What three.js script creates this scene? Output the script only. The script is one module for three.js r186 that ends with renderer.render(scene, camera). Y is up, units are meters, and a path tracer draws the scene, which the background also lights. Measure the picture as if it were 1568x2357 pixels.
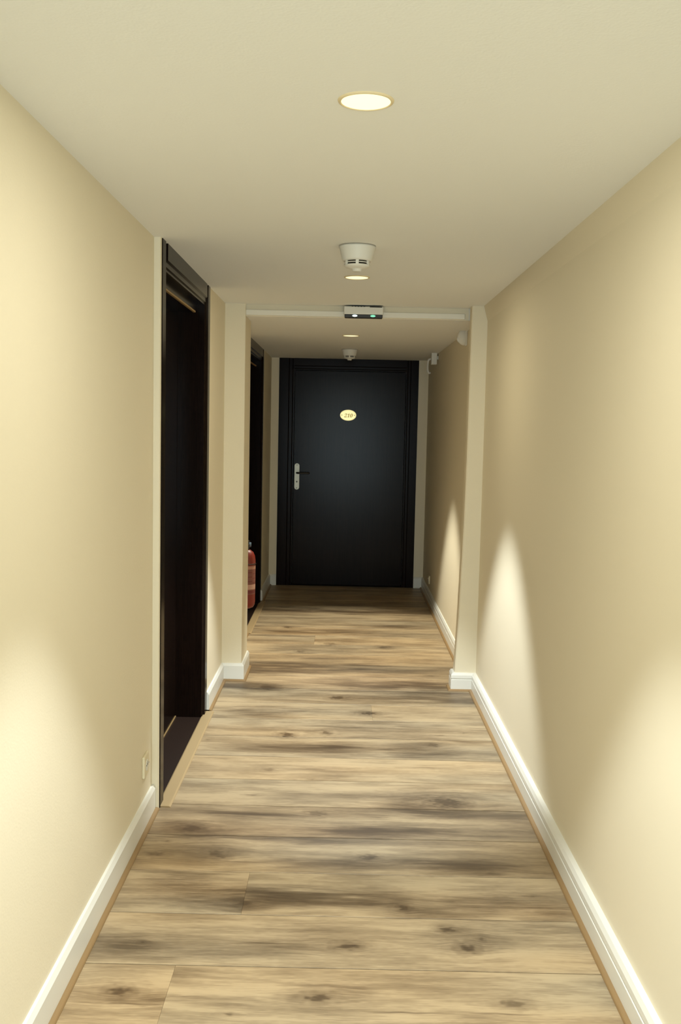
import * as THREE from 'three';
import { mergeGeometries } from 'three/addons/utils/BufferGeometryUtils.js';
import { RoundedBoxGeometry } from 'three/addons/geometries/RoundedBoxGeometry.js';
import { RectAreaLightUniformsLib } from 'three/addons/lights/RectAreaLightUniformsLib.js';

// ---------------------------------------------------------------- camera, daylight, exposure
RectAreaLightUniformsLib.init();
const IMG_W = 1568, IMG_H = 2357, FOCAL = 2259.5;
const scene = new THREE.Scene();
const camera = new THREE.PerspectiveCamera(2 * Math.atan(IMG_H / 2 / FOCAL) * 180 / Math.PI, IMG_W / IMG_H, 0.05, 60);
camera.position.set(0, 1.5405, 0);
camera.rotation.set(-0.0874, 0.0024, 0.021, 'YXZ');
camera.updateMatrixWorld(true);
scene.add(camera);

const renderer = new THREE.WebGLRenderer();
renderer.toneMapping = THREE.LinearToneMapping;
renderer.toneMappingExposure = 1.2;
renderer.shadowMap.enabled = true;

scene.background = new THREE.Color().setRGB(0.80, 0.92, 1.0);      // overcast sky outside the hall window
const daylight = new THREE.RectAreaLight(new THREE.Color().setRGB(0.74, 0.93, 1.0), 8.2, 1.36, 1.96);
daylight.position.set(0.03, 1.10, 2.54);
daylight.lookAt(0.03, 1.10, -5);
scene.add(daylight);

const rgb = (a, b, c) => new THREE.Color().setRGB(a, b, c);
const COOL_BEAM = rgb(0.93, 1.0, 1.0), WARM_BEAM = rgb(1.0, 0.965, 0.80), COOL_SPILL = rgb(0.98, 0.96, 0.82), WARM_SPILL = rgb(1.0, 0.90, 0.64);

// ---------------------------------------------------------------- plan of the place (metres)
const H1 = 2.24, H2 = 2.172;                 // ceiling height, lower ceiling past the beam
const XL = -0.738, XL2 = -0.712, XR = 0.794; // hall walls
const XBL = -0.703, XBR = 0.784;             // walls past the beam
const ZSTEP = -3.797, ZD1A = -3.817, ZD1B = -5.145, ZCOL = -5.811, ZCOLB = -6.146, ZPOST = -5.692, ZPOSTB = -5.785, ZBEAM = -5.84;
const ZD2A = -7.12, ZD2B = -8.45, ZE = -9.376, ZF = 2.6;
const ROW = 0.2965, ROW0 = -2.674;           // plank courses

// ---------------------------------------------------------------- helpers
function rng(seed) { let s = seed >>> 0; return () => { s = (s + 0x6D2B79F5) >>> 0; let t = Math.imul(s ^ (s >>> 15), 1 | s); t = (t + Math.imul(t ^ (t >>> 7), 61 | t)) ^ t; return ((t ^ (t >>> 14)) >>> 0) / 4294967296; }; }
function hash2(x, y) { let h = Math.imul(x | 0, 374761393) ^ Math.imul(y | 0, 668265263); h = Math.imul(h ^ (h >>> 13), 1274126177); return ((h ^ (h >>> 16)) >>> 0) / 4294967296; }
function vnoise(x, y) {
  const xi = Math.floor(x), yi = Math.floor(y), fx = x - xi, fy = y - yi;
  const u = fx * fx * (3 - 2 * fx), v = fy * fy * (3 - 2 * fy);
  const a = hash2(xi, yi), b = hash2(xi + 1, yi), c = hash2(xi, yi + 1), d = hash2(xi + 1, yi + 1);
  return (a + (b - a) * u) + ((c + (d - c) * u) - (a + (b - a) * u)) * v;
}
function fbm(x, y, n) { let s = 0, a = 0.5, t = 0; for (let i = 0; i < n; i++) { s += a * vnoise(x, y); t += a; a *= 0.5; x = x * 2.03 + 17.1; y = y * 2.03 + 5.7; } return s / t; }
const names = new Map();
function numbered(n) { const k = names.get(n) || 0; names.set(n, k + 1); return k ? `${n}_${String(k).padStart(3, '0')}` : n; }
function shadow(o) { o.castShadow = true; o.receiveShadow = true; return o; }
function mesh(name, geo, mat, parent) {
  const g = Array.isArray(geo) ? mergeGeometries(geo.map((q) => q.index ? q.toNonIndexed() : q), false) : geo;
  const m = shadow(new THREE.Mesh(g, mat)); m.name = parent ? name : numbered(name); (parent || scene).add(m); return m;
}
function struct(o, label, category) { o.userData = { kind: 'structure', label, category }; return o; }
function thing(name, label, category, x, y, z, ry = 0, group) {
  const g = new THREE.Group(); g.name = numbered(name); g.position.set(x, y, z); g.rotation.y = ry;
  g.userData = { label, category }; if (group) g.userData.group = group; scene.add(g); return g;
}
function box(x0, x1, y0, y1, z0, z1) {
  const g = new THREE.BoxGeometry(Math.abs(x1 - x0), Math.abs(y1 - y0), Math.abs(z1 - z0));
  g.translate((x0 + x1) / 2, (y0 + y1) / 2, (z0 + z1) / 2);
  const p = g.attributes.position, n = g.attributes.normal, uv = g.attributes.uv;      // uv in metres
  for (let i = 0; i < p.count; i++) {
    if (Math.abs(n.getX(i)) > 0.5) uv.setXY(i, p.getZ(i), p.getY(i));
    else if (Math.abs(n.getY(i)) > 0.5) uv.setXY(i, p.getX(i), p.getZ(i));
    else uv.setXY(i, p.getX(i), p.getY(i));
  }
  return g;
}
function rbox(x0, x1, y0, y1, z0, z1, r = 0.004, seg = 2) {
  const g = new RoundedBoxGeometry(Math.abs(x1 - x0), Math.abs(y1 - y0), Math.abs(z1 - z0), seg, r);
  g.translate((x0 + x1) / 2, (y0 + y1) / 2, (z0 + z1) / 2); return g;
}
// plan outline [[x, z], ...] raised from y0 to y1
function prism(pts, y0, y1) {
  const s = new THREE.Shape(pts.map(([x, z]) => new THREE.Vector2(x, -z)));
  const g = new THREE.ExtrudeGeometry(s, { depth: y1 - y0, bevelEnabled: false });
  g.rotateX(-Math.PI / 2); g.translate(0, y0, 0); return g;
}
// section [[a, y], ...] swept along a straight run from A to B in plan; a grows along `out`
// mA, mB: 1 mitres an outer corner at that end, -1 an inner one
function sweep(section, A, B, out, mA = 0, mB = 0) {
  const pos = [], n = section.length, len = Math.hypot(B[0] - A[0], B[1] - A[1]), dir = [(B[0] - A[0]) / len, (B[1] - A[1]) / len];
  const P = (q, E) => { const m = E === A ? -mA * q[0] : mB * q[0]; return [E[0] + out[0] * q[0] + dir[0] * m, q[1], E[1] + out[1] * q[0] + dir[1] * m]; };
  const add = (...v) => v.forEach((k) => pos.push(...k));
  for (let i = 0; i < n; i++) {
    const a = section[i], b = section[(i + 1) % n];
    add(P(a, A), P(b, A), P(b, B), P(a, A), P(b, B), P(a, B));
  }
  const tri = THREE.ShapeUtils.triangulateShape(section.map((q) => new THREE.Vector2(q[0], q[1])), []);
  for (const [i, j, k] of tri) { add(P(section[i], A), P(section[j], A), P(section[k], A)); add(P(section[i], B), P(section[k], B), P(section[j], B)); }
  const g = new THREE.BufferGeometry(); g.setAttribute('position', new THREE.Float32BufferAttribute(pos, 3));
  g.setAttribute('uv', new THREE.Float32BufferAttribute(new Float32Array(pos.length / 3 * 2), 2));
  g.computeVertexNormals(); return g;
}
const srgb = (r, g, b) => new THREE.Color().setRGB(r / 255, g / 255, b / 255, THREE.SRGBColorSpace);
function pixelOnFloor(u, v) {                // where the ray through a photo pixel meets the floor
  const d = new THREE.Vector3((u - IMG_W / 2) / FOCAL, -(v - IMG_H / 2) / FOCAL, -1).applyQuaternion(camera.quaternion);
  const t = -camera.position.y / d.y; return [d.x * t, d.z * t];
}
function dataTex(w, h, fn, color) {
  const a = new Uint8Array(w * h * 4);
  for (let j = 0; j < h; j++) for (let i = 0; i < w; i++) { const c = fn(i, j), k = (j * w + i) * 4; a[k] = c[0]; a[k + 1] = c[1]; a[k + 2] = c[2]; a[k + 3] = 255; }
  const t = new THREE.DataTexture(a, w, h, THREE.RGBAFormat); t.magFilter = THREE.LinearFilter; t.minFilter = THREE.LinearMipmapLinearFilter; t.generateMipmaps = true;
  t.wrapS = t.wrapT = THREE.RepeatWrapping; if (color) t.colorSpace = THREE.SRGBColorSpace; t.needsUpdate = true; return t;
}

// ---------------------------------------------------------------- materials
const rollerTex = dataTex(512, 512, (i, j) => {           // paint-roller stipple, tiles over 0.5 m
  const w = (a, n) => { const x = i / 512 * n, y = j / 512 * n; const m = (q) => ((q % n) + n) % n; const xi = Math.floor(x), yi = Math.floor(y), fx = x - xi, fy = y - yi; const u = fx * fx * (3 - 2 * fx), v = fy * fy * (3 - 2 * fy); const h = (p, q) => hash2(m(p) + a, m(q) + a * 3); return (h(xi, yi) * (1 - u) + h(xi + 1, yi) * u) * (1 - v) + (h(xi, yi + 1) * (1 - u) + h(xi + 1, yi + 1) * u) * v; };
  const c = 255 * (0.55 * w(11, 128) + 0.3 * w(37, 64) + 0.15 * w(71, 16)); return [c, c, c];
});
rollerTex.repeat.set(2, 2);
const M = {
  wall: new THREE.MeshStandardMaterial({ color: new THREE.Color().setRGB(0.81, 0.735, 0.57), roughness: 0.72, bumpMap: rollerTex, bumpScale: 0.0003 }),
  ceiling: new THREE.MeshStandardMaterial({ color: new THREE.Color().setRGB(0.87, 0.875, 0.85), roughness: 0.85, bumpMap: rollerTex, bumpScale: 0.0003 }),
  white: new THREE.MeshStandardMaterial({ color: new THREE.Color().setRGB(0.79, 0.785, 0.74), roughness: 0.34 }),
  plastic: new THREE.MeshStandardMaterial({ color: new THREE.Color().setRGB(0.78, 0.76, 0.69), roughness: 0.45 }),
  creamPlastic: new THREE.MeshStandardMaterial({ color: new THREE.Color().setRGB(0.78, 0.70, 0.50), roughness: 0.5 }),
  trunking: new THREE.MeshStandardMaterial({ color: new THREE.Color().setRGB(0.82, 0.79, 0.70), roughness: 0.5 }),
  slot: new THREE.MeshStandardMaterial({ color: srgb(40, 36, 28), roughness: 0.8 }),
  underlay: new THREE.MeshStandardMaterial({ color: srgb(58, 44, 30), roughness: 0.95 }),
  beadWood: new THREE.MeshStandardMaterial({ color: srgb(146, 118, 80), roughness: 0.5 }),
  stripWood: new THREE.MeshStandardMaterial({ color: srgb(168, 144, 106), roughness: 0.5 }),
  darkSill: new THREE.MeshStandardMaterial({ color: srgb(34, 21, 14), roughness: 0.45 }),
  seal: new THREE.MeshStandardMaterial({ color: srgb(150, 124, 82), roughness: 0.5 }),
  steel: new THREE.MeshStandardMaterial({ color: new THREE.Color().setRGB(0.50, 0.48, 0.40), roughness: 0.42, metalness: 0.6 }),
  darkSteel: new THREE.MeshStandardMaterial({ color: srgb(60, 55, 48), roughness: 0.35, metalness: 0.8 }),
  red: new THREE.MeshStandardMaterial({ color: new THREE.Color().setRGB(0.17, 0.012, 0.003), roughness: 0.45 }),
  black: new THREE.MeshStandardMaterial({ color: srgb(22, 22, 24), roughness: 0.45 }),
  gauge: new THREE.MeshStandardMaterial({ color: srgb(92, 110, 128), roughness: 0.35, metalness: 0.3 }),
  lampRim: new THREE.MeshStandardMaterial({ color: new THREE.Color().setRGB(0.78, 0.66, 0.42), roughness: 0.4 }),
  lampLens: new THREE.MeshStandardMaterial({ color: srgb(250, 240, 205), roughness: 0.6, emissive: new THREE.Color().setRGB(1.0, 0.92, 0.55), emissiveIntensity: 0.9 }),
  glass: new THREE.MeshPhysicalMaterial({ color: 0xffffff, roughness: 0.02, transmission: 1, thickness: 0, ior: 1.5 }),
  outside: new THREE.MeshStandardMaterial({ color: srgb(150, 150, 146), roughness: 0.9 }),
};
const doorGrain = dataTex(512, 1024, (i, j) => {           // fine upright pores of dark stained veneer
  const f = fbm(i * 0.55, j * 0.012, 3), p = vnoise(i * 1.3 + 9, j * 0.045);
  const d = 0.75 + 0.5 * (f - 0.5) - (p > 0.72 ? 0.22 : 0); const v = (c) => Math.max(0, Math.min(255, c * d));
  return [v(32), v(20), v(15)];
}, true);
doorGrain.repeat.set(1.6, 0.6);
M.door = new THREE.MeshPhysicalMaterial({ map: doorGrain, roughness: 0.2, specularIntensity: 0.16 });

// ---------------------------------------------------------------- floor of wide oak boards laid across the hall
// knots and dark heartwood patches where the photograph shows them: [px, py, half length px, half width px, strength]
const KNOTS = [[440, 1907, 30, 9, 1], [1030, 1848, 45, 14, 1], [930, 2092, 16, 8, 1], [850, 1973, 26, 8, .8], [800, 2178, 34, 10, .9], [1075, 2182, 26, 14, 1], [1030, 2140, 22, 8, .9], [275, 2280, 32, 16, .9], [730, 2296, 46, 12, .8], [500, 1965, 34, 14, .5], [660, 1691, 22, 8, .9], [752, 1687, 14, 6, .6], [1000, 1715, 16, 5, .5], [615, 1582, 30, 6, .9], [775, 1606, 26, 6, .7], [662, 1444, 14, 3, .8], [760, 1482, 24, 5, .6], [850, 1642, 24, 5, .7], [620, 1772, 16, 5, .4], [730, 1872, 30, 9, .5], [560, 2080, 26, 10, .5], [1180, 2310, 40, 14, .5], [360, 1965, 30, 8, .4], [690, 1500, 14, 4, .5], [880, 1490, 20, 4, .5]]
  .map(([u, v, a, b, s]) => { const [x, z] = pixelOnFloor(u, v), [x1] = pixelOnFloor(u + a, v), [, z1] = pixelOnFloor(u, v + b); return { x, z, a: Math.abs(x1 - x), b: Math.abs(z1 - z), s }; });
const STAINS = [[900, 1912, 190, 17, .75], [640, 2066, 260, 24, .8], [980, 2080, 180, 22, .6], [1090, 1995, 130, 14, .65], [570, 1878, 110, 9, .55], [960, 1862, 150, 20, .45], [760, 1722, 200, 9, .6], [500, 1745, 60, 5, .5], [1000, 1740, 160, 8, .35], [900, 1582, 170, 9, .55], [560, 1640, 120, 9, .4], [960, 1578, 90, 8, .5], [430, 2300, 220, 14, .45], [720, 2285, 150, 20, .5], [300, 2180, 130, 20, .35], [640, 2180, 160, 10, .4], [1180, 1880, 110, 22, .4], [1250, 2095, 110, 40, .3], [430, 1920, 170, 22, .35], [700, 1535, 260, 9, .5], [560, 1580, 110, 6, .5], [980, 1610, 190, 9, .35], [730, 1455, 160, 5, .35], [900, 1442, 110, 4, .45], [640, 1405, 90, 4, .4], [800, 1408, 190, 5, .45], [1010, 1815, 140, 9, .3], [640, 1850, 170, 12, .3], [420, 2020, 140, 22, .3], [1150, 2290, 170, 16, .35], [780, 1990, 140, 10, .3], [640, 1930, 220, 8, .3]]
  .map(([u, v, a, b, s]) => { const [x, z] = pixelOnFloor(u, v), [x1] = pixelOnFloor(u + a, v), [, z1] = pixelOnFloor(u, v + b); return { x, z, a: Math.abs(x1 - x), b: Math.abs(z1 - z), s }; });
const CRACKS = [[940, 1360 / 2 + 1650, 110, .9], [1170, 2337, 90, .8], [310, 2310, 70, .7], [1080, 1992, 150, .6], [560, 1983, 60, .6], [620, 2172, 90, .5], [760, 1722, 180, .5], [850, 1903, 150, .4]]
  .map(([u, v, a, s]) => { const [x, z] = pixelOnFloor(u, v), [x1] = pixelOnFloor(u + a, v); return { x, z, a: Math.abs(x1 - x), s }; });
const TX0 = -0.90, TX1 = 0.82;
function rowOf(z) { return Math.floor((ROW0 - z) / ROW); }
function jointOf(r) {                        // where the butt joint of a course lies
  if (r === -1) return pixelOnFloor(372, 2325)[0];
  if (r === 1) return pixelOnFloor(577, 2000)[0];
  if (r !== 8 && r !== 14) return null;      // most boards span the whole hall
  return TX0 + 0.25 + (((r + 40) * 0.618) % 1) * 1.25;
}
function woodTexture(zNear, zFar, w, h) {
  const out = new Uint8Array(w * h * 4);
  const L = [176, 155, 123], D = [74, 58, 40];
  const zs = Math.min(zNear, zFar) - 0.2, ze = Math.max(zNear, zFar) + 0.2;
  const kn = KNOTS.filter((k) => k.z > zs && k.z < ze), st = STAINS.filter((k) => k.z > zs && k.z < ze), cr = CRACKS.filter((k) => k.z > zs && k.z < ze);
  const rr = rng(77 + w + h + Math.round(zNear * 10));
  for (let i = 0; i < (zNear - zFar) * 5; i++) kn.push({ x: TX0 + rr() * (TX1 - TX0), z: zFar + rr() * (zNear - zFar), a: 0.012 + rr() * 0.03, b: 0.006 + rr() * 0.012, s: 0.25 + 0.3 * rr() });
  for (let j = 0; j < h; j++) {
    const z = zNear + (zFar - zNear) * (j + 0.5) / h, r = rowOf(z), jx = jointOf(r);
    const knr = kn.filter((k) => Math.abs(k.z - z) < 0.22), str = st.filter((k) => Math.abs(k.z - z) < k.b * 3), crr = cr.filter((k) => Math.abs(k.z - z) < 0.05);
    for (let i = 0; i < w; i++) {
      const x = TX0 + (TX1 - TX0) * (i + 0.5) / w;
      const sd = hash2(r * 3 + 101, 5), so = (sd + (jx !== null && x > jx ? 0.37 : 0)) * 83;
      // grain lines bend round the knots
      let v = z + 0.016 * (fbm(x * 2.1 + so, z * 7, 3) - 0.5) * 2, dark = 0, ring = 0;
      for (const k of knr) {
        const dx = (x - k.x) / (k.a * 2.6), dz = (z - k.z) / (k.b * 2.6), e = Math.exp(-(dx * dx + dz * dz));
        v -= Math.tanh((z - k.z) / (k.b * 0.8)) * k.b * 0.75 * e;
        const qx = (x - k.x) / k.a + 0.7 * (vnoise(x * 70, z * 90) - 0.5), qz = (z - k.z) / k.b + 0.7 * (vnoise(x * 60 + 9, z * 110) - 0.5), q = qx * qx + qz * qz;
        dark += k.s * (0.72 * Math.exp(-q * 2.2) + 0.22 * Math.exp(-(qx * qx * 0.18 + qz * qz * 0.5)));
        if (q < 9) ring += k.s * 0.06 * Math.sin(Math.sqrt(q) * 6.5) * Math.exp(-q * 0.28);
      }
      const s1 = fbm(x * 1.5 + so, v * 16 + so, 4), s2 = fbm(x * 5 + so * 2, v * 52, 3), s5 = fbm(x * 4.5 + so * 3, v * 13 + so, 4), s3 = vnoise(x * 16 + so, v * 330), s4 = vnoise(x * 60, z * 420);
      for (const k of str) {
        const dx = (x - k.x) / k.a, dz = (v - k.z) / k.b;
        const e = Math.exp(-(dx * dx * 1.2 + dz * dz * 1.1)); dark += k.s * 0.95 * e * (0.1 + 0.8 * s2 + 1.0 * s5);
      }
      for (const k of crr) {
        const dx = (x - k.x) / k.a; if (Math.abs(dx) > 1.1) continue;
        const zz = k.z + 0.010 * (fbm(x * 6 + k.x * 31, 3.3, 3) - 0.5) * 2, d = Math.abs(z - zz) / 0.0034;
        dark += k.s * 0.6 * Math.exp(-d * d) * Math.max(0, 1 - dx * dx);
      }
      let t = 0.20 + 0.16 * (sd - 0.5) + 0.60 * (s1 - 0.5) + 0.62 * (s5 - 0.5) + 0.36 * (s2 - 0.5) + 0.22 * (s3 - 0.5) + 0.15 * (s4 - 0.5) + dark + ring;
      t = t < 0 ? t * 0.35 : t; t = Math.max(-0.12, Math.min(1.08, t)); t = t > 0.75 ? 0.75 + (t - 0.75) * 0.6 : t;
      const warm = (fbm(x * 1.1 + 40 + so, z * 5, 2) - 0.5) * 16;
      const k = (j * w + i) * 4;
      out[k] = Math.min(255, L[0] + (D[0] - L[0]) * t + warm); out[k + 1] = L[1] + (D[1] - L[1]) * t + warm * 0.25; out[k + 2] = L[2] + (D[2] - L[2]) * t - warm * 0.5; out[k + 3] = 255;
    }
  }
  const t = new THREE.DataTexture(out, w, h, THREE.RGBAFormat); t.colorSpace = THREE.SRGBColorSpace; t.magFilter = THREE.LinearFilter; t.minFilter = THREE.LinearMipmapLinearFilter; t.generateMipmaps = true; t.anisotropy = 8; t.needsUpdate = true; return t;
}
const rowEdge = (k) => ROW0 - ROW * k;
const ZONES = [[-1, 5, 2048, 1536], [5, 11, 2048, 1152], [11, 23, 1024, 1024]].map(([a, b, w, h]) => ({ a, b, z0: rowEdge(a), z1: rowEdge(b), mat: new THREE.MeshStandardMaterial({ map: woodTexture(rowEdge(a), rowEdge(b), w, h), roughness: 0.46 }) }));

const floor = new THREE.Group(); floor.name = 'floor'; scene.add(floor);
struct(floor, 'light oak plank floor laid across the corridor with dark knots', 'floor');
mesh('subfloor', box(-1.0, 1.05, -0.2, -0.0055, ZF + 0.15, ZE - 0.25), M.underlay, floor);
function plank(x0, x1, zn, zf, zone, shift) {
  const b = 0.0006, g = 0.0019, e = 0.0002, t = -0.006;
  const xs = [x0 + e, x0 + e + b, x1 - e - b, x1 - e], zs = [zn - g, zn - g - b, zf + g + b, zf + g];
  const P = [[xs[1], 0, zs[1]], [xs[2], 0, zs[1]], [xs[2], 0, zs[2]], [xs[1], 0, zs[2]], [xs[0], -b, zs[0]], [xs[3], -b, zs[0]], [xs[3], -b, zs[3]], [xs[0], -b, zs[3]], [xs[0], t, zs[0]], [xs[3], t, zs[0]], [xs[3], t, zs[3]], [xs[0], t, zs[3]]];
  const Q = [[0, 1, 2, 3], [4, 5, 1, 0], [5, 6, 2, 1], [6, 7, 3, 2], [7, 4, 0, 3], [8, 9, 5, 4], [9, 10, 6, 5], [10, 11, 7, 6], [11, 8, 4, 7]];
  const pos = [], uv = [];
  for (const [a, c, d, e] of Q) for (const i of [a, c, d, a, d, e]) { const p = P[i]; pos.push(...p); uv.push((p[0] - TX0) / (TX1 - TX0), (p[2] + shift - zone.z0) / (zone.z1 - zone.z0)); }
  const geo = new THREE.BufferGeometry(); geo.setAttribute('position', new THREE.Float32BufferAttribute(pos, 3)); geo.setAttribute('uv', new THREE.Float32BufferAttribute(uv, 2)); geo.computeVertexNormals();
  mesh('plank', geo, zone.mat, floor);
}
for (let r = -18; r < 23; r++) {
  let zone, rs = r;
  if (r < -1) { zone = ZONES[0]; rs = -1 + (((r + 1) % 6) + 6) % 6; } else zone = ZONES.find((q) => r >= q.a && r < q.b);
  const shift = rowEdge(rs) - rowEdge(r), zn = Math.min(rowEdge(r), ZF), zf = Math.max(rowEdge(r + 1), ZE);
  if (zn <= zf) continue;
  const xl = r > 3 && r < 8 ? XL2 - 0.0 : XL, jx = jointOf(rs);
  if (jx === null) plank(xl, XR + 0.014, zn, zf, zone, shift); else { plank(xl, jx, zn, zf, zone, shift); plank(jx, XR + 0.014, zn, zf, zone, shift); }
}
floor.children.filter((c) => c.name === 'plank').forEach((c, i) => { c.name = i ? `plank_${String(i).padStart(3, '0')}` : 'plank'; });

// ---------------------------------------------------------------- ceiling, walls, piers
struct(mesh('ceiling', [box(-1.0, 1.05, H1, H1 + 0.2, ZF + 0.2, ZBEAM), box(-1.0, 1.05, H2, H1 + 0.2, ZBEAM, ZE - 0.3)], M.ceiling), 'cream white ceiling that drops by a hand past the beam', 'ceiling');

const arc = (cx, cz, r, a0, a1, n = 5) => Array.from({ length: n + 1 }, (_, i) => { const a = a0 + (a1 - a0) * i / n; return [cx + r * Math.cos(a), cz + r * Math.sin(a)]; });
const leftGeo = [
  prism([[-1.0, ZF + 0.2], [XL, ZF + 0.2], [XL, ZSTEP], ...arc(XL2 - 0.007, ZSTEP - 0.007, 0.007, Math.PI / 2, 0), [XL2, ZD1A], [-1.0, ZD1A]], 0, H1),
  prism([[-1.0, ZD1B], [XL2, ZD1B], [XL2, ZCOL - 0.05], [XBL, ZCOL - 0.05], [XBL, ZD2A], [-1.0, ZD2A]], 0, H1),
  prism([[-1.0, ZD2B], [XBL, ZD2B], [XBL, ZE], [-1.0, ZE]], 0, H1),
  box(-1.15, -0.92, 0, H1, ZD1A + 0.1, ZE),
];
struct(mesh('wall_left', leftGeo, M.wall), 'pale yellow plaster wall broken by two dark doorways', 'wall');
struct(mesh('wall_right', [
  sweep([[-0.011, 0], [-0.011, H1 - 0.085], [-0.004, H1 - 0.06], [0.012, H1], [-0.25, H1], [-0.25, 0]], [XR, ZF + 0.2], [XR, ZPOST - 0.02], [-1, 0]),
  prism([[XBR, ZPOST - 0.02], [1.05, ZPOST - 0.02], [1.05, ZE], [XBR, ZE]], 0, H1)], M.wall), 'pale yellow plaster wall without doors, long and plain', 'wall');
struct(mesh('wall_back', [box(-1.0, -0.63, 0, H1, ZE, ZE - 0.2), box(0.692, 1.05, 0, H1, ZE, ZE - 0.2), box(-0.63, 0.692, 0, H1, ZE - 0.16, ZE - 0.3)], M.wall), 'narrow yellow wall strips on both sides of the end door', 'wall');

// left pier, rounded on its free corners
struct(mesh('wall_pier_left', prism([[-0.80, ZCOL], ...arc(-0.592 - 0.006, ZCOL - 0.006, 0.006, Math.PI / 2, 0), ...arc(-0.592 - 0.006, ZCOLB + 0.006, 0.006, 0, -Math.PI / 2), [-0.80, ZCOLB]], 0, H1), M.wall), 'pale yellow square pier jutting from the wall with doors', 'pier');
// right pier: old plaster, its free edge is out of true and leans out towards the foot
{
  const prof = [[0, 0.672], [0.14, 0.681], [0.39, 0.691], [0.80, 0.702], [1.05, 0.708], [1.38, 0.712], [1.88, 0.713], [H1, 0.715]];
  const pos = [];
  const quad = (a, b, c, d) => pos.push(...a, ...b, ...c, ...a, ...c, ...d);
  for (let i = 0; i < prof.length - 1; i++) {
    const [y0, a] = prof[i], [y1, b] = prof[i + 1], c = 0.006;
    const ring = (y, x) => [[x + c, y, ZPOST], [x, y, ZPOST - c], [x, y, ZPOSTB + c], [x + c, y, ZPOSTB], [0.85, y, ZPOSTB], [0.85, y, ZPOST]];
    const A = ring(y0, a), B = ring(y1, b);
    for (let k = 0; k < 6; k++) { const n = (k + 1) % 6; quad(A[n], A[k], B[k], B[n]); }
  }
  const g = new THREE.BufferGeometry(); g.setAttribute('position', new THREE.Float32BufferAttribute(pos, 3)); g.setAttribute('uv', new THREE.Float32BufferAttribute(new Float32Array(pos.length / 3 * 2).map((_, i) => pos[Math.floor(i / 2) * 3 + (i % 2)]), 2)); g.computeVertexNormals();
  struct(mesh('wall_pier_right', g, M.wall), 'thin yellow pier with a crooked edge on the plain wall', 'pier');
}

// wall behind the photographer with the window that lights the hall
struct(mesh('wall_front', [box(-1.0, -0.67, 0, H1, ZF, ZF + 0.2), box(0.73, 1.05, 0, H1, ZF, ZF + 0.2), box(-0.67, 0.73, 0, 0.1, ZF, ZF + 0.2), box(-0.67, 0.73, 2.1, H1, ZF, ZF + 0.2)], M.wall), 'yellow end wall around the tall hall window', 'wall');
const win = new THREE.Group(); win.name = 'window_1'; win.position.set(0.03, 0.1, ZF + 0.08); scene.add(win);
struct(win, 'tall white framed window with two panes in the hall end', 'window');
mesh('window_frame', [rbox(-0.70, -0.65, 0, 2.0, -0.03, 0.03), rbox(0.65, 0.70, 0, 2.0, -0.03, 0.03), rbox(-0.65, 0.65, 0, 0.05, -0.03, 0.03), rbox(-0.65, 0.65, 1.95, 2.0, -0.03, 0.03), rbox(-0.025, 0.025, 0.05, 1.95, -0.03, 0.03)], M.white, win);
mesh('pane', box(-0.65, -0.025, 0.05, 1.95, -0.003, 0.003), M.glass, win);
mesh('pane', box(0.025, 0.65, 0.05, 1.95, -0.003, 0.003), M.glass, win);

// ---------------------------------------------------------------- skirting boards with an oak bead at the floor
const SKIRT = [[-0.014, 0], [0.021, 0], [0.021, 0.006], [0.016, 0.009], [0.016, 0.066], [0.012, 0.068], [0.012, 0.072], [0.0155, 0.075], [0.0145, 0.092], [0.007, 0.105], [-0.014, 0.107]];
const SKIRT_PLAIN = [[0, 0], [0.021, 0], [0.021, 0.006], [0.016, 0.009], [0.016, 0.090], [0.008, 0.104], [0, 0.105]];
const BEAD = [[0, 0], [0.031, 0], [0.031, 0.003], [0.029, 0.007], [0.025, 0.0095], [0.02, 0.0105], [0, 0.0105]];
const runsLeft = [[[XL, ZF], [XL, ZSTEP + 0.001], [1, 0]], [[XL2, ZD1B - 0.002], [XL2, ZCOL], [1, 0], 0, -1], [[XL2, ZCOL], [-0.592, ZCOL], [0, 1], -1, 1], [[-0.592, ZCOL], [-0.592, ZCOLB], [1, 0], 1, 0], [[XBL, ZCOLB], [XBL, ZD2A + 0.002], [1, 0]], [[XBL, ZD2B - 0.002], [XBL, ZE], [1, 0], 0, -1]];
struct(mesh('baseboard_left', runsLeft.map((r) => sweep(SKIRT_PLAIN, ...r)), M.white), 'white skirting board along the wall with the doors', 'baseboard');
struct(mesh('trim_1', runsLeft.map((r) => sweep(BEAD, ...r)), M.beadWood), 'thin oak bead under the skirting of the door wall', 'trim');
const runsRight = [[[XR, ZF], [XR, ZPOST], [-1, 0], 0, -1], [[XR, ZPOST], [0.673, ZPOST], [0, 1], -1, 1], [[0.673, ZPOST], [0.673, ZPOSTB], [-1, 0], 1, 0], [[XBR, ZPOSTB], [XBR, ZE], [-1, 0], 0, -1]];
struct(mesh('baseboard_right', runsRight.map((r) => sweep(SKIRT, ...r)), M.white), 'white grooved skirting board along the plain wall', 'baseboard');
struct(mesh('trim_2', runsRight.map((r) => sweep(BEAD, ...r)), M.beadWood), 'thin oak bead under the skirting of the plain wall', 'trim');
struct(mesh('baseboard_back', [sweep(SKIRT_PLAIN, [XBL, ZE], [-0.632, ZE], [0, 1]), sweep(SKIRT_PLAIN, [0.694, ZE], [XBR, ZE], [0, 1])], M.white), 'short white skirting pieces beside the end door', 'baseboard');
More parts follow.
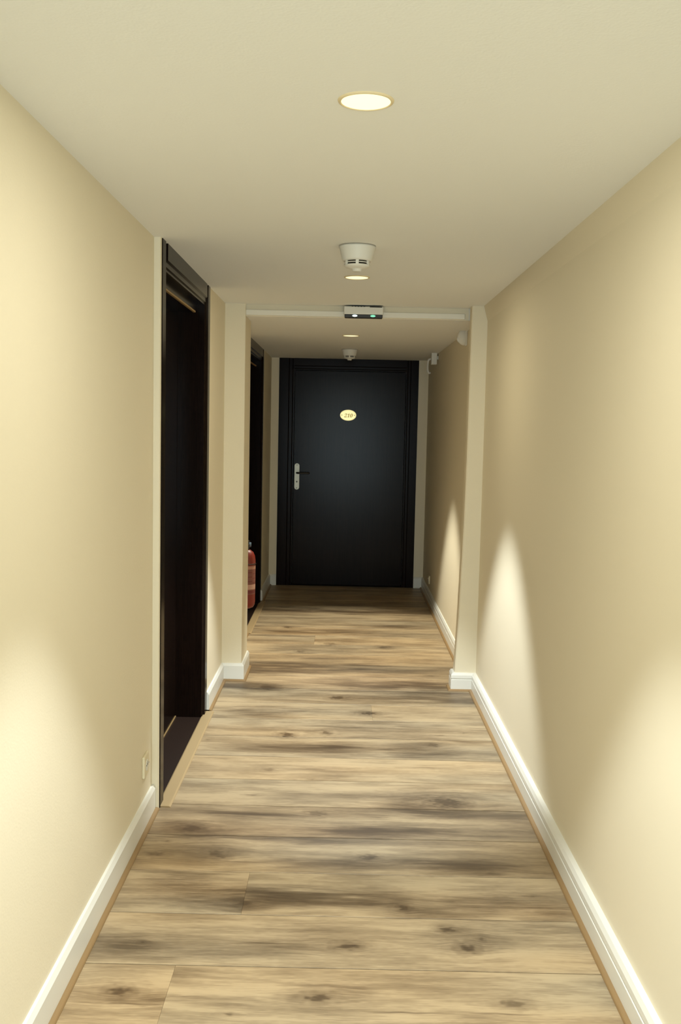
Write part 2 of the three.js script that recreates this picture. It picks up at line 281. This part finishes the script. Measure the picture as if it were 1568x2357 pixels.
// white cable trunking along the drop of the ceiling
struct(mesh('trim_6', box(-0.592, 0.714, H2 + 0.0005, H1, ZBEAM, ZBEAM + 0.004), M.wall), 'yellow painted face of the ceiling drop behind the trunking', 'trim');
struct(mesh('trim_3', rbox(-0.592, 0.69, H2 + 0.004, H2 + 0.036, ZBEAM, ZBEAM + 0.022, 0.003), M.trunking), 'pale cable trunking along the ceiling drop', 'trim');

// ---------------------------------------------------------------- doors; local +z looks into the hall, x runs along the wall
function makeDoor(n, label, x, z, ry, w, h, o) {
  const d = new THREE.Group(); d.name = `door_${n}`; d.position.set(x, 0, z); d.rotation.y = ry; scene.add(d); struct(d, label, 'door');
  const sl = o.left, sr = o.right, sh = o.head, dep = o.depth, back = dep + 0.03;
  // jamb section: proud outer face, stepped bead at the opening edge, stop in front of the leaf
  const jamb = (s, sw) => { const X = (a) => s * (w / 2 - a); const pts = [[X(0), -back], [X(0), 0.004], [X(sw * 0.62), 0.004], [X(sw * 0.68), -0.004], [X(sw * 0.86), -0.004], [X(sw * 0.92), -0.009], [X(sw), -0.009], [X(sw), -dep + 0.022], [X(sw + o.stop), -dep + 0.022], [X(sw + o.stop), -dep], [X(sw + o.stop), -back]]; return prism(s > 0 ? pts.slice().reverse() : pts, 0, h); };
  mesh('jamb', jamb(-1, sl), M.door, d); mesh('jamb', jamb(1, sr), M.door, d);
  const Y = (a) => h - a;
  mesh('head_jamb', sweep([[-back, Y(0)], [0.004, Y(0)], [0.004, Y(sh * 0.62)], [-0.004, Y(sh * 0.68)], [-0.004, Y(sh * 0.86)], [-0.009, Y(sh * 0.92)], [-0.009, Y(sh)], [-dep + 0.022, Y(sh)], [-dep + 0.022, Y(sh + o.stop)], [-back, Y(sh + o.stop)]], [-w / 2 + sl * 0.99, 0], [w / 2 - sr * 0.99, 0], [0, 1]), M.door, d);
  if (o.lining) {                            // head lining set back behind the casing, with a pale seal along its edge
    mesh('head_lining', box(-w / 2 + sl, w / 2 - sr, h - sh - 0.036, h - sh + 0.002, -dep + 0.001, -0.045), M.door, d);
    mesh('seal_strip', rbox(-w / 2 + sl + 0.001, w / 2 - sr - 0.06, h - sh - 0.045, h - sh - 0.036, -0.058, -0.045, 0.002), M.seal, d).userData.label = 'pale tan seal strip';
    mesh('draught_strip', rbox(-w / 2 + sl + 0.004, w / 2 - sr - 0.004, 0.003, 0.010, -dep - 0.002, -dep + 0.004, 0.001), M.seal, d);
  }
  const leaf = mesh('door_leaf', rbox(-w / 2 + sl + 0.003, w / 2 - sr - 0.003, 0.006, h - sh - 0.003, -dep - 0.045, -dep, 0.003), M.door, d);
  if (o.sill) mesh('sill', box(-w / 2 + 0.005, w / 2 - 0.005, -0.003, 0.003, -back, -0.002), M.darkSill, d);
  const hx = o.handle, hz = -dep;
  const hp = new THREE.Shape(); const hw = 0.0225, hl = 0.125;
  hp.absarc(0, hl - hw, hw, 0, Math.PI); hp.absarc(0, -hl + hw, hw, Math.PI, 2 * Math.PI); hp.closePath();
  const pg = new THREE.ExtrudeGeometry(hp, { depth: 0.006, bevelEnabled: true, bevelSize: 0.001, bevelThickness: 0.001, bevelSegments: 2, curveSegments: 14 }); pg.translate(hx, 1.05, hz + 0.001);
  const plate = mesh('handle_plate', pg, M.steel, d); plate.userData.label = 'long pale metal handle plate';
  const sgn = o.leverTo;
  const c = new THREE.CatmullRomCurve3([[0, 0], [0, 0.03], [0.004, 0.045], [0.02, 0.05], [0.07, 0.05], [0.115, 0.047]].map(([a, b]) => new THREE.Vector3(hx + sgn * a, 1.085, hz + 0.006 + b)));
  mesh('lever', [new THREE.TubeGeometry(c, 28, 0.0085, 10), new THREE.SphereGeometry(0.0085, 10, 8).translate(hx + sgn * 0.115, 1.085, hz + 0.053)], M.darkSteel, plate);
  for (const yy of [1.16, 0.94]) mesh('screw', new THREE.CylinderGeometry(0.0045, 0.0045, 0.003, 12).rotateX(Math.PI / 2).translate(hx, yy, hz + 0.009), M.darkSteel, plate);
  mesh('keyhole', new THREE.CylinderGeometry(0.008, 0.008, 0.006, 14).rotateX(Math.PI / 2).translate(hx, 1.0, hz + 0.008), M.darkSteel, plate);
  return { d, leaf };
}
makeDoor(1, 'dark brown recessed door opposite the plain wall, before the pier', XL2, (ZD1A + ZD1B) / 2, Math.PI / 2, 1.328, H1, { left: 0.112, right: 0.112, head: 0.105, depth: 0.144, stop: 0.0, sill: true, lining: true, handle: -0.46, leverTo: 1 });
makeDoor(2, 'dark brown recessed door past the pier, behind the fire extinguisher', XBL, (ZD2A + ZD2B) / 2, Math.PI / 2, 1.33, H2, { left: 0.112, right: 0.112, head: 0.105, depth: 0.144, stop: 0.0, sill: true, lining: true, handle: -0.46, leverTo: 1 });
const end = makeDoor(3, 'dark brown door closing the corridor end, with oval number plate', 0.031, ZE, 0, 1.322, H2, { left: 0.145, right: 0.115, head: 0.11, depth: 0.032, stop: 0, sill: false, handle: -0.479, leverTo: 1 });
{
  // oval number plate screwed to the end door
  const cv = document.createElement('canvas'); cv.width = 384; cv.height = 256; const q = cv.getContext('2d');
  q.fillStyle = '#fbe6ab'; q.fillRect(0, 0, 384, 256);
  q.strokeStyle = '#e6c272'; q.lineWidth = 5; q.beginPath(); q.ellipse(192, 128, 176, 114, 0, 0, Math.PI * 2); q.stroke();
  q.fillStyle = '#8a6a1c'; q.font = 'italic bold 118px serif'; q.textAlign = 'center'; q.textBaseline = 'middle'; q.fillText('210', 192, 134);
  const t = new THREE.CanvasTexture(cv); t.colorSpace = THREE.SRGBColorSpace;
  const s = new THREE.Shape(); s.absellipse(0, 0, 0.0765, 0.051, 0, Math.PI * 2);
  const g = new THREE.ExtrudeGeometry(s, { depth: 0.005, bevelEnabled: true, bevelSize: 0.0015, bevelThickness: 0.0015, bevelSegments: 2, curveSegments: 40 });
  const p = g.attributes.position, uv = g.attributes.uv; for (let i = 0; i < p.count; i++) uv.setXY(i, p.getX(i) / 0.156 + 0.5, p.getY(i) / 0.105 + 0.5);
  g.translate(0, 1.644, -0.032 + 0.0015);
  const pl = mesh('number_plate', g, new THREE.MeshStandardMaterial({ map: t, roughness: 0.32, metalness: 0.7 }), end.leaf); pl.userData.label = 'cream oval plate with gold number 210';
  for (const x of [-0.06, 0.06]) mesh('screw', new THREE.CylinderGeometry(0.004, 0.004, 0.003, 10).rotateX(Math.PI / 2).translate(x, 1.644, -0.024), M.darkSteel, end.d);
}
// oak strip that ends the floor at the recessed doorways
struct(mesh('trim_4', sweep([[-0.012, 0], [0.045, 0], [0.045, 0.002], [0.038, 0.006], [-0.005, 0.006], [-0.012, 0.002]], [XL2, ZD1A - 0.004], [XL2, ZD1B + 0.004], [1, 0]), M.stripWood), 'oak threshold strip at the doorway before the pier', 'trim');
struct(mesh('trim_5', sweep([[-0.012, 0], [0.045, 0], [0.045, 0.002], [0.038, 0.006], [-0.005, 0.006], [-0.012, 0.002]], [XBL, ZD2A - 0.004], [XBL, ZD2B + 0.004], [1, 0]), M.stripWood), 'oak threshold strip at the doorway past the pier', 'trim');

// ---------------------------------------------------------------- recessed ceiling lamps
function downlight(label, beam, beamColor, spill, spillColor, x, y, z) {      // beam in candela, wide spill of the frosted lens in nits
  const t = thing('ceiling_downlight', label, 'ceiling lamp', x, y, z, 0, 'round recessed ceiling lamps');
  const ring = new THREE.LatheGeometry([[0.0535, 0.002], [0.0535, -0.003], [0.056, -0.0045], [0.0595, -0.003], [0.061, 0.0]].map(([a, b]) => new THREE.Vector2(a, b)), 48);
  mesh('rim', ring, M.lampRim, t);
  mesh('lens', new THREE.CylinderGeometry(0.0535, 0.0535, 0.003, 48).translate(0, -0.001, 0), M.lampLens, t);
  const s = new THREE.SpotLight(beamColor, beam, 0, 0.60, 0.22, 2); s.position.set(0, -0.012, 0); s.castShadow = true; s.shadow.radius = 1.6; t.add(s); s.target.position.set(0, -2, 0); t.add(s.target);
  const a = new THREE.RectAreaLight(spillColor, spill, 0.09, 0.09); a.position.set(0, -0.010, 0); a.rotation.x = -Math.PI / 2; t.add(a);
}
downlight('round lit ceiling lamp over the hall before the smoke detector', 10.5, COOL_BEAM, 320, COOL_SPILL, 0.031, H1, -2.185);
downlight('round lit ceiling lamp between smoke detector and emergency light', 18.5, COOL_BEAM, 210, WARM_SPILL, 0.043, H1, -4.70);
downlight('round lit ceiling lamp in the lower ceiling before the end door', 15.5, WARM_BEAM, 6, WARM_SPILL, 0.030, H2, -6.94);
downlight('round lit ceiling lamp behind the photographer, before the window', 9, COOL_BEAM, 240, COOL_SPILL, 0.03, H1, 0.33);

// ---------------------------------------------------------------- smoke detectors
function detector(label, x, y, z, k) {
  const t = thing('smoke_detector', label, 'smoke detector', x, y, z, 0, 'ceiling smoke detectors');
  const L = (pts) => new THREE.LatheGeometry(pts.map(([a, b]) => new THREE.Vector2(a * k, b * k)), 48);
  mesh('base', L([[0.0, 0], [0.072, 0], [0.072, -0.010], [0.069, -0.014], [0.060, -0.052], [0.057, -0.058], [0.050, -0.060], [0, -0.060]]), M.plastic, t);
  mesh('chamber', L([[0, -0.058], [0.046, -0.058], [0.046, -0.074], [0, -0.074]]), M.slot, t);
  for (let i = 0; i < 6; i++) { const a = i * Math.PI / 3 + Math.PI / 2, g = rbox(-0.006 * k, 0.006 * k, -0.076 * k, -0.056 * k, 0.043 * k, 0.051 * k, 0.001); g.rotateY(a - Math.PI / 2); mesh('rib', g, M.plastic, t); }
  mesh('ring', new THREE.TorusGeometry(0.048 * k, 0.002 * k, 8, 40).rotateX(Math.PI / 2).translate(0, -0.066 * k, 0), M.plastic, t);
  mesh('cap', L([[0, -0.073], [0.050, -0.073], [0.050, -0.077], [0.044, -0.083], [0.026, -0.088], [0.020, -0.089], [0.019, -0.096], [0.014, -0.099], [0, -0.099]]), M.plastic, t);
}
detector('white cup shaped smoke detector before the ceiling drop', 0.035, H1, -3.90, 1);
detector('small dim smoke detector on the lower ceiling by the end door', 0.028, H2, -8.18, 0.92);

// ---------------------------------------------------------------- emergency light on the ceiling drop
{
  const t = thing('emergency_light', 'flat white emergency light with green lamp on the ceiling drop', 'emergency light', 0.096, H2 - 0.002, ZBEAM + 0.024);
  mesh('housing', rbox(-0.114, 0.114, 0.016, 0.062, 0, 0.058, 0.005), M.plastic, t);
  mesh('lens_strip', rbox(-0.110, 0.110, -0.003, 0.018, 0.004, 0.055, 0.004), M.black, t);
  for (let i = 0; i < 5; i++) mesh('vent_slot', box(-0.070 + i * 0.017, -0.060 + i * 0.017, 0.0595, 0.0625, 0.030, 0.0582), M.slot, t);
  mesh('label_bar', box(0.035, 0.106, 0.057, 0.0622, 0.03, 0.0584), M.slot, t);
  const led = (x, c, k) => mesh('indicator', new THREE.SphereGeometry(0.008, 14, 10).scale(1.9, 0.75, 0.6).translate(x, 0.008, 0.055), new THREE.MeshStandardMaterial({ color: c, emissive: c, emissiveIntensity: k, roughness: 0.4 }), t);
  led(-0.051, new THREE.Color().setRGB(0.75, 0.95, 1.0), 1.0).userData.label = 'white indicator'; led(0.054, new THREE.Color().setRGB(0.22, 0.75, 0.50), 0.8).userData.label = 'green indicator';
}

// ---------------------------------------------------------------- fire extinguisher on the wall behind the pier
{
  const t = thing('fire_extinguisher', 'red fire extinguisher hung behind the pier by the dark door', 'fire extinguisher', -0.632, 0.32, -6.45, 0.25);
  const L = (pts) => new THREE.LatheGeometry(pts.map(([a, b]) => new THREE.Vector2(a, b)), 40);
  mesh('cylinder', L([[0, 0.006], [0.030, 0.002], [0.048, 0.010], [0.057, 0.026], [0.060, 0.045], [0.060, 0.325], [0.056, 0.352], [0.045, 0.376], [0.028, 0.390], [0.018, 0.394], [0, 0.394]]), M.red, t);
  const cv = document.createElement('canvas'); cv.width = 256; cv.height = 384; const q = cv.getContext('2d');
  q.fillStyle = '#744236'; q.fillRect(0, 0, 256, 384); q.fillStyle = '#a87660'; q.fillRect(0, 4, 256, 42); q.fillRect(6, 50, 8, 330); q.fillRect(70, 250, 180, 70);
  q.fillStyle = '#662020'; for (let i = 0; i < 9; i++) q.fillRect(30 + (i % 3) * 70, 64 + i * 20, 60, 9); q.fillRect(40, 330, 190, 40); q.fillStyle = '#d0b0a0'; for (let i = 0; i < 5; i++) q.fillRect(84, 258 + i * 12, 150, 4);
  const tx = new THREE.CanvasTexture(cv); tx.colorSpace = THREE.SRGBColorSpace;
  mesh('label_band', new THREE.CylinderGeometry(0.0605, 0.0605, 0.19, 32, 1, true, -1.1, 2.6).translate(0, 0.195, 0), new THREE.MeshStandardMaterial({ map: tx, roughness: 0.5, side: THREE.DoubleSide }), t);
  const v = mesh('valve', [new THREE.CylinderGeometry(0.016, 0.019, 0.04, 18).translate(0, 0.412, 0), rbox(-0.012, 0.012, 0.425, 0.45, -0.03, 0.03, 0.003)], M.black, t);
  mesh('lever', [rbox(-0.009, 0.009, 0.452, 0.46, -0.03, 0.09, 0.003), rbox(-0.009, 0.009, 0.428, 0.436, 0.02, 0.085, 0.003)], M.darkSteel, t);
  mesh('gauge', new THREE.CylinderGeometry(0.016, 0.016, 0.014, 20).rotateZ(Math.PI / 2).translate(0.022, 0.425, 0.0), M.gauge, v);
  const hc = new THREE.CatmullRomCurve3([[0.0, 0.43, -0.02], [-0.01, 0.44, -0.07], [-0.005, 0.36, -0.09], [0, 0.2, -0.078], [0, 0.09, -0.07]].map((p) => new THREE.Vector3(...p)));
  mesh('hose', new THREE.TubeGeometry(hc, 40, 0.008, 10), M.black, t);
  mesh('wall_bracket', [rbox(-0.074, -0.058, 0.30, 0.44, -0.02, 0.02, 0.002), new THREE.TorusGeometry(0.062, 0.003, 8, 36).rotateX(Math.PI / 2).translate(0, 0.3, 0)], M.darkSteel, t).rotation.y = -0.25;
}

// ---------------------------------------------------------------- small fittings on the walls
function outlet(label, x, y, z, ry, s) {
  const t = thing('wall_socket', label, 'wall socket', x, y, z, ry);
  mesh('cover_plate', rbox(-s / 2, s / 2, -s / 2, s / 2, 0, 0.011, 0.004), M.creamPlastic, t);
  const cup = mesh('socket_cup', new THREE.LatheGeometry([[0.0, 0.0112], [0.017, 0.0112], [0.0195, 0.0125], [0.022, 0.0125], [0.022, 0.010]].map(([a, b]) => new THREE.Vector2(a, b)), 28).rotateX(Math.PI / 2), M.plastic, t);
  for (const q of [-0.0095, 0.0095]) mesh('pin_hole', new THREE.CylinderGeometry(0.0026, 0.0026, 0.002, 10).rotateX(Math.PI / 2).translate(q, 0, 0.0115), M.slot, cup);
  mesh('earth_pin', new THREE.CylinderGeometry(0.0022, 0.0022, 0.012, 10).rotateX(Math.PI / 2).translate(0, 0.011, 0.014), M.steel, cup);
}
outlet('cream wall socket low on the wall before the doorway', XL, 0.237, -3.645, Math.PI / 2, 0.084);
outlet('small cream wall socket low on the plain wall near end door', XBR, 0.198, -8.64, -Math.PI / 2, 0.072);
{
  const t = thing('motion_sensor', 'white rounded sensor high on the wall just past thin pier', 'sensor', XBR, 2.132, -6.47, -Math.PI / 2);
  mesh('back_plate', rbox(-0.03, 0.03, -0.055, 0.055, 0, 0.012, 0.004), M.plastic, t);
  const g = new THREE.SphereGeometry(1, 28, 20); g.scale(0.030, 0.052, 0.042); g.translate(0, 0, 0.020); mesh('housing', g, M.plastic, t);
  mesh('lens_window', new THREE.SphereGeometry(1, 20, 14).scale(0.020, 0.026, 0.030).translate(0, -0.012, 0.036), M.white, t);
}
{
  const t = thing('sensor_box', 'small cream box with a hanging cable beside the end door', 'sensor', XBR, 2.128, -8.42, -Math.PI / 2);
  mesh('arm', rbox(-0.014, 0.014, -0.01, 0.02, 0, 0.03, 0.003), M.plastic, t);
  mesh('housing', rbox(-0.035, 0.035, -0.053, 0.052, 0.014, 0.062, 0.006), M.plastic, t);
  const c = new THREE.CatmullRomCurve3([[-0.03, 0.0, 0.055], [-0.035, -0.01, 0.078], [-0.04, -0.05, 0.086], [-0.04, -0.10, 0.084], [-0.036, -0.122, 0.074], [-0.03, -0.12, 0.062]].map((p) => new THREE.Vector3(...p)));
  mesh('cable', new THREE.TubeGeometry(c, 36, 0.0085, 8), M.plastic, t);
}

renderer.render(scene, camera);
